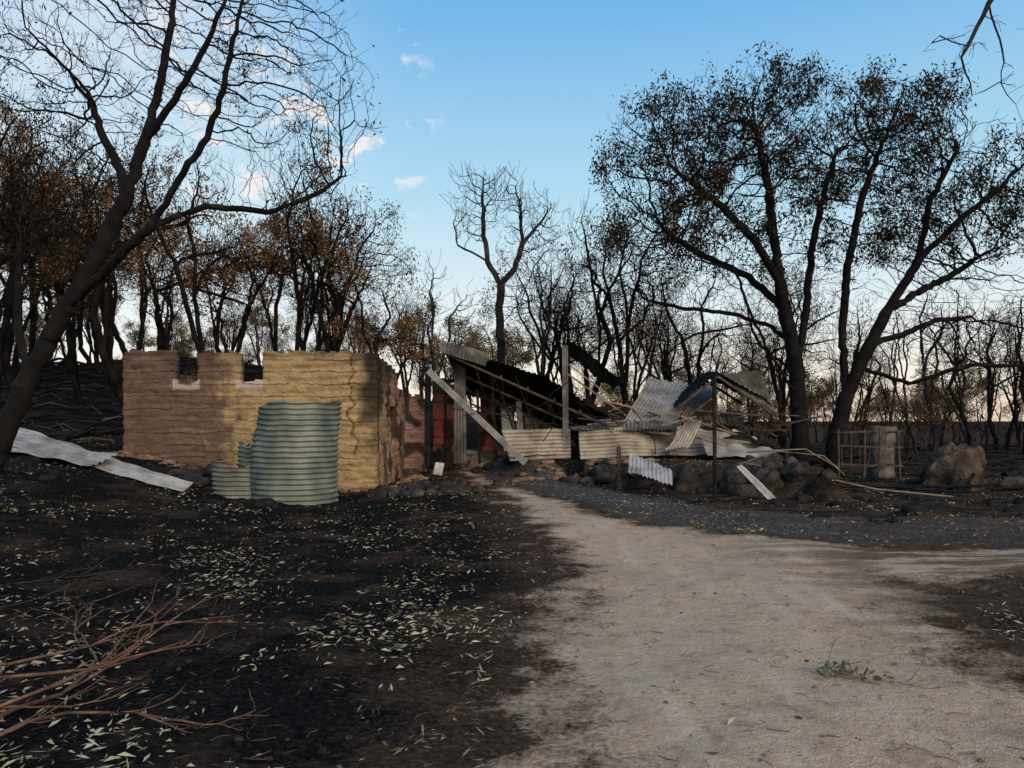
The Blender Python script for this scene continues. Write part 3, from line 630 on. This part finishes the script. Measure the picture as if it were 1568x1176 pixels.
# ------------------------------------------------------------------ loose iron
add('corrugated_iron_sheet',corr('iron_long',[(-10.6,14.4,1.34),(-5.95,13.9,.30),(-6.0,14.5,.42),(-10.6,15.3,1.58)],M['ironwhite'],7,'v',.022,.10,.6,20,60,rag=.1))
add('corrugated_iron_sheet',corr('iron_long2',[(-10.6,14.2,1.22),(-7.6,13.9,.78),(-7.4,14.4,.94),(-10.6,14.7,1.32)],M['iron'],4,'v',.022,.10,.9,22,40))
add('corrugated_iron_sheet',corr('iron_small',[(2.50,16.6,.42),(3.40,16.3,.16),(3.52,16.9,.48),(2.62,17.2,.78)],M['ironwhite'],11,'u',.02,.09,1.5,23,10))
add('iron_strip',corr('iron_strip',[(4.55,15.6,.62),(4.66,15.6,.66),(5.18,15.1,.03),(5.02,15.1,.0)],M['ironwhite'],1,'u',.01,.05,2,24,14))
add('steel_post',beams('steel_post',[((4.04,15.3,-.2),(4.02,15.3,2.42),.065,.065),((3.98,15.3,2.3),(4.08,15.3,2.5),.03,.1)],M['irondark']))
add('short_post',beams('short_post',[((2.42,17.3,0),(2.40,17.3,.95),.09,.09)],M['steel']))
add('fallen_rail',tube_mesh('fallen_rail',[([(5.0,17.0,.62),(6.2,16.2,.42),(7.4,15.6,.15),(8.6,15.0,.06)],.022),([(5.5,18,.8),(6.6,17.3,.9),(7.2,17,.5)],.02),([(4.9,16.6,.6),(5.6,16.2,.9),(6.6,16.3,.8),(7.3,16.9,.35)],.016)],M['tan'],5))

rk=[]
for x in (8.5,9.15,9.55,10.1):
    for y in (20,20.8): rk.append(((x,y,-.1),(x+R.gauss(0,.04),y,1.25+R.gauss(0,.08)),.04,.04))
for z in (.35,.85,1.22):
    for y in (20,20.8): rk.append(((8.45,y,z+R.gauss(0,.03)),(10.15,y,z+R.gauss(0,.05)),.035,.035))
for z in (.35,1.22):
    for x in (8.5,10.1): rk.append(((x,20,z),(x,20.8,z),.035,.035))
for i in range(7): rk.append(((8.6+i*.22,20,.35),(8.6+i*.22+R.gauss(0,.05),20.05,1.2 if i%2 else .85),.016,.016))
add('metal_rack',beams('metal_rack',rk,M['steel']))
add('sheet_iron_drum',tankmesh('drum',(10.1,21),.33,0,lambda a:1.38,0,6.2832,.3,M['irongrey'],.10,40,.01))

rr=np.random.default_rng(4)
add('termite_mound',rocks('termite_mound',[((10.12,17.6,.30),(.64,.58,.74))],M['mound'],rr,5,.28,True))
add('boulder',rocks('boulder_r',[((11.2,17.2,.1),(.32,.28,.2)),((11.7,17.4,.08),(.25,.2,.15))],M['mound'],rr,3,.3,True))
it=[]
for f in np.linspace(0,1,20):
    x=1.2+4.6*f+rr.normal(0,.2); y=20.3-4.5*f+rr.normal(0,.25)-.1; s=rr.uniform(.06,.26)*(1.4 if rr.random()<.25 else 1); it.append(((x,y,h1(x,y)),(s*1.15,s,s*.7)))
for _ in range(16):
    x=rr.uniform(4.8,7.3); y=rr.uniform(15.6,18.5); s=rr.uniform(.08,.34); it.append(((x,y,h1(x,y)),(s*1.15,s,s*.9)))
for x,y,s in [(5.4,16.2,.42),(4.9,16.6,.38),(6.1,16.6,.40),(3.9,17.3,.34)]: it.append(((x,y,.1),(s,s*.9,s*1.15)))
add('terrace_boulders',rocks('terrace_boulders',it,M['rock'],rr,3,.42,True))
it=[]
for _ in range(75):
    x=rr.normal(-1.9,.55); y=rr.uniform(15.2,18.6); s=rr.uniform(.05,.17); it.append(((x,y,h1(x,y)+s*.3),(s*1.2,s,s*.7)))
for _ in range(26):
    x=rr.uniform(-7,-5); y=rr.uniform(14.5,16.8); s=rr.uniform(.05,.2); it.append(((x,y,h1(x,y)+s*.1),(s*1.2,s,s*.7)))
add('rock_pile',rocks('rock_pile',it,M['rock'],rr,2,.42,True))
add('paper_scraps',corr('scraps',[(-1.75,17,.35),(-1.55,17,.33),(-1.5,17.1,.6),(-1.7,17.1,.62)],M['ironwhite'],2,'u',.01,.05,4,3,8))
it=[]
for _ in range(90):
    x=rr.uniform(.0,3.4); y=20.35+rr.normal(0,.22)-.55*max(0,x-1); s=rr.uniform(.04,.15); it.append(((x,y,h1(x,y)+s*.1),(s*1.4,s,s*.6)))
for _ in range(150):
    x=rr.uniform(-8.7,-2.7); y=16.85-abs(rr.normal(0,.22)); s=rr.uniform(.02,.09); it.append(((x,y,h1(x,y)+s*.1),(s*1.4,s,s*.7)))
for _ in range(70):
    x=-2.75+abs(rr.normal(0,.25)); y=rr.uniform(17,21.5); s=rr.uniform(.03,.11); it.append(((x,y,h1(x,y)+s*.1),(s*1.3,s,s*.7)))
add('clay_rubble',rocks('clay_rubble',it,M['clay'],rr,2,.35,True))
it=[];it2=[];it3=[]
for _ in range(520):
    y=2.8+22*rr.random()**1.3; x=rr.uniform(-.75,.75)*y; s=rr.uniform(.005,.02)*(1+y*.05)
    on=sdf(np.array([x]),np.array([y]),SAND)[0]>0
    (it3 if on else it).append(((x,y,h1(x,y)+s*.2),((s*.75 if on else s)*1.3,s*.8,s*.6)))
for _ in range(260):
    y=rr.uniform(12,32); x=rr.uniform(-.8,-.28)*y if rr.random()<.6 else rr.uniform(.35,.8)*y; s=rr.uniform(.04,.2)
    it2.append(((x,y,h1(x,y)),(s*1.3,s,s*.6)))
add('scattered_stones',rocks('scattered_stones',it,M['rock'],rr,1,.4))
add('scattered_pebbles',rocks('scattered_pebbles',it3,M['clay'],rr,1,.4))
add('scattered_boulders',rocks('scattered_boulders',it2,M['char'],rr,2,.4,True))

pl=[]
for _ in range(320):
    y=R.uniform(16,40); side=R.random()
    x=R.uniform(-.8,-.33)*y if side<.6 else R.uniform(.38,.8)*y
    if -9<x<8 and y<28: continue
    a=R.uniform(-.5,.5); L=R.uniform(.6,3.2); r=R.uniform(.015,.09)
    p=[]; lift=R.uniform(0,.5)*(R.random()<.4)
    for k in range(5):
        xx=x+L*(k/4-.5)*math.cos(a); yy=y+L*(k/4-.5)*math.sin(a); p.append((xx,yy,h1(xx,yy)+r+R.uniform(0,.15)+lift*k/4))
    pl.append((p,[r*1.1,r,r*.9,r*.8,r*.6]))
add('charred_logs',tube_mesh('charred_logs',pl,M['char'],6))
pl=[]
for _ in range(60):
    y=R.uniform(17,32); x=R.uniform(-.8,-.45)*y
    if x>-9: x-=3
    a=R.uniform(-.6,.6); L=R.uniform(.4,1.3); pl.append(([(x,y,h1(x,y)+.1),(x+L*math.cos(a)/2,y+L*math.sin(a)/2,h1(x,y)+R.uniform(.1,.3)),(x+L*math.cos(a),y+L*math.sin(a),h1(x+L*math.cos(a),y+L*math.sin(a))+.1)],R.uniform(.01,.025)))
add('grey_fallen_sticks',tube_mesh('grey_sticks',pl,M['barkpale'],5))

# ------------------------------------------------------------------ foreground fallen branches
def brush(name,roots,mat,rng,lv=2):
    paths=[]
    def go(p,d,L,r,l):
        n=7; pts=[tuple(p)]; p=np.array(p,float); d=np.array(d,float)
        for k in range(n):
            d=d+rng.normal(0,.2,3)*np.array((1,1,.6)); d/=np.linalg.norm(d); p=p+d*L/n
            g=h1(p[0],p[1])+.02
            if p[2]<g: p[2]=g; d[2]=abs(d[2])*.4
            pts.append(tuple(p))
            if l>0 and k>0 and rng.random()<.6:
                dd=d+rng.normal(0,.55,3)*np.array((1,1,.35)); go(p,dd/np.linalg.norm(dd),L*rng.uniform(.25,.55),r*.5,l-1)
        paths.append((pts,list(np.linspace(r,r*.35,n+1))))
    for p,d,L,r in roots: go(p,d,L,r,lv)
    return tube_mesh(name,paths,mat,5)
rng=np.random.default_rng(9)
add('fallen_branch',brush('fallen_branch',[((-2.75,3.5,.08),(.22,.95,.03),2.3,.018),((-3.0,3.75,.10),(.95,.35,.03),1.4,.015),((-3.0,4.3,.14),(.95,.15,-.03),1.2,.012),((-2.6,3.3,.05),(.1,.6,.06),1.2,.014),((-3.3,4.6,.12),(.85,.4,.05),1.7,.012)],M['branch'],rng))
add('fallen_branch',brush('fallen_branch_b',[((-4.6,5.8,.12),(.9,.2,.08),1.6,.013),((-4.3,5.4,.12),(.9,.5,.06),1.5,.009),((-3.9,5.0,.1),(.9,.3,.1),1.2,.007),((-4.6,6.8,.12),(.9,.3,.1),1.3,.009)],M['barkfar'],rng))
rng=np.random.default_rng(12)
add('leafy_sprig',brush('sprig',[((1.92,4.85,.02),(.8,-.5,.1),.4,.004),((2.0,4.8,.02),(.2,.6,.2),.25,.003),((2.3,4.6,.02),(-.3,.1,.25),.25,.003),((2.35,4.6,.02),(.6,.1,.1),.28,.003)],M['branch'],rng,1))
C=np.array([(1.95+.09*i,4.78-.03*i,.035) for i in range(4)])
v,f=leaves_at(C,80,rng,.045,.075,0,1,.1); v[:,2]=np.clip(v[:,2],.01,.10); add('sprig_leaves',mesh_np('sprig_leaves',v,f,[M['green']]),bpy.data.objects['leafy_sprig'])

# ------------------------------------------------------------------ leaf litter
def litter(name,n,mat,size,seed,thr,sandkeep,pw=1.2):
    rg=np.random.default_rng(seed)
    y=2.7+20*rg.random(n)**pw; x=rg.uniform(-.8,.8,n)*(y+.5)
    s1=sdf(x,y,SAND)
    ns=np.array([mnoise.noise(Vector((a*.8,b*.6,seed)))+.7*mnoise.noise(Vector((a*3.2,b*3.2,seed))) for a,b in zip(x,y)])
    keep=(ns+rg.normal(0,.2,n)>thr)&((s1<-.15)|(rg.random(n)<sandkeep)); x=x[keep];y=y[keep];n=len(x)
    t=rg.uniform(0,6.28,n); L=size*rg.uniform(.4,1.5,n); W=L*rg.uniform(.06,.14,n); z=H(x,y)+.018
    dx,dy=np.cos(t),np.sin(t); tl=rg.normal(0,.22,n)
    def P(a,b,h): return np.stack([x+dx*a-dy*b,y+dy*a+dx*b,z+h],1)
    o=np.zeros(n)
    Vv=np.stack([P(-L/2,o,-tl*L/2),P(-L*.1,W,rg.normal(.004,.006,n)),P(L/2,W*.4,tl*L/2),P(L*.05,-W*.8,o)],1).reshape(-1,3)
    add(name,mesh_np(name,Vv,np.arange(4*n).reshape(-1,4),[mat]))
litter('leaf_litter',42000,M['litter'],.060,2,.26,.02)
litter('brown_leaf_litter',26000,M['litterb'],.055,5,.12,.12)
pl=[]
for _ in range(1300):
    y=2.8+15*R.random()**1.4; x=R.uniform(-.75,.75)*y; a=R.uniform(0,6.28); L=R.uniform(.02,.12); z=h1(x,y)+.010
    pl.append(([(x,y,z),(x+L*.5*math.cos(a),y+L*.5*math.sin(a),z+.004),(x+L*math.cos(a+.3),y+L*math.sin(a+.3),z)],.0013+.0012*R.random()))
add('twig_litter',tube_mesh('twig_litter',pl,M['branch'],3))

# ------------------------------------------------------------------ world
w=bpy.data.worlds.new('World'); scene.world=w; w.use_nodes=True; nt=w.node_tree; bg=nt.nodes['Background']
EL=math.radians(16); AZ=math.radians(150)
sky=N(nt,'ShaderNodeTexSky'); sky.sky_type='NISHITA'; sky.sun_disc=False; sky.sun_elevation=EL; sky.sun_rotation=AZ
tc=N(nt,'ShaderNodeTexCoord').outputs['Generated']; sp=N(nt,'ShaderNodeSeparateXYZ'); nt.links.new(tc,sp.inputs[0])
rc=ramp(nt,sp.outputs[2],[(0,(1.06,.84,.64)),(.05,(1.06,.95,.84)),(.13,(.86,.95,.97)),(.27,(.50,.79,.96)),(.46,(.19,.52,.90)),(1,(.09,.27,.56))])
mul=N(nt,'ShaderNodeVectorMath',operation='SCALE'); nt.links.new(rc,mul.inputs[0]); mul.inputs['Scale'].default_value=10
c=mixc(nt,.87,sky.outputs[0],mul.outputs[0])
def region(v,lo,hi):
    d=N(nt,'ShaderNodeVectorMath',operation='DOT_PRODUCT'); nt.links.new(tc,d.inputs[0]); d.inputs[1].default_value=v
    mr=N(nt,'ShaderNodeMapRange'); mr.interpolation_type='SMOOTHSTEP'; nt.links.new(d.outputs['Value'],mr.inputs[0]); mr.inputs[1].default_value=lo; mr.inputs[2].default_value=hi; return mr.outputs[0]
v1=mth(nt,'MULTIPLY',region((-.60,.72,.35),.86,1.0),mth(nt,'MULTIPLY_ADD',noise(nt,5,6,.6,tc),1.4,-.1,True))
c=mixc(nt,mth(nt,'MULTIPLY',v1,.8),c,(9.6,9.6,9.6))
mp=N(nt,'ShaderNodeMapping'); mp.inputs['Scale'].default_value=(1,1,1.7); nt.links.new(tc,mp.inputs[0])
cn=mth(nt,'MULTIPLY',mth(nt,'SUBTRACT',noise(nt,17,7,.6,mp.outputs[0]),.555),12,clamp=True)
v2=mth(nt,'MULTIPLY',cn,region((-.26,.90,.345),.978,.992))
c=mixc(nt,mth(nt,'MULTIPLY',v2,.8),c,(9.9,9.1,8.7))
nt.links.new(c,bg.inputs[0]); bg.inputs[1].default_value=.1

sl=bpy.data.lights.new('sun','SUN'); sl.energy=2.45; sl.angle=math.radians(40); sl.color=(1,.77,.54)
so=bpy.data.objects.new('sun',sl); col.objects.link(so); so.location=(5,-10,12)
d=Vector((math.sin(AZ)*math.cos(math.radians(28)),math.cos(AZ)*math.cos(math.radians(28)),math.sin(math.radians(28))))
so.rotation_euler=d.to_track_quat('Z','Y').to_euler()

# ------------------------------------------------------------------ camera
cam=bpy.data.cameras.new('camera'); co=bpy.data.objects.new('camera',cam); col.objects.link(co)
co.location=(0,0,1.6); co.rotation_euler=(math.radians(90),0,0)
cam.sensor_width=36; cam.lens=36*1178/1568; cam.shift_y=52/1568; cam.clip_end=3000; cam.clip_start=.05
scene.camera=co
scene.view_settings.view_transform='Standard'; scene.view_settings.look='None'; scene.view_settings.exposure=0
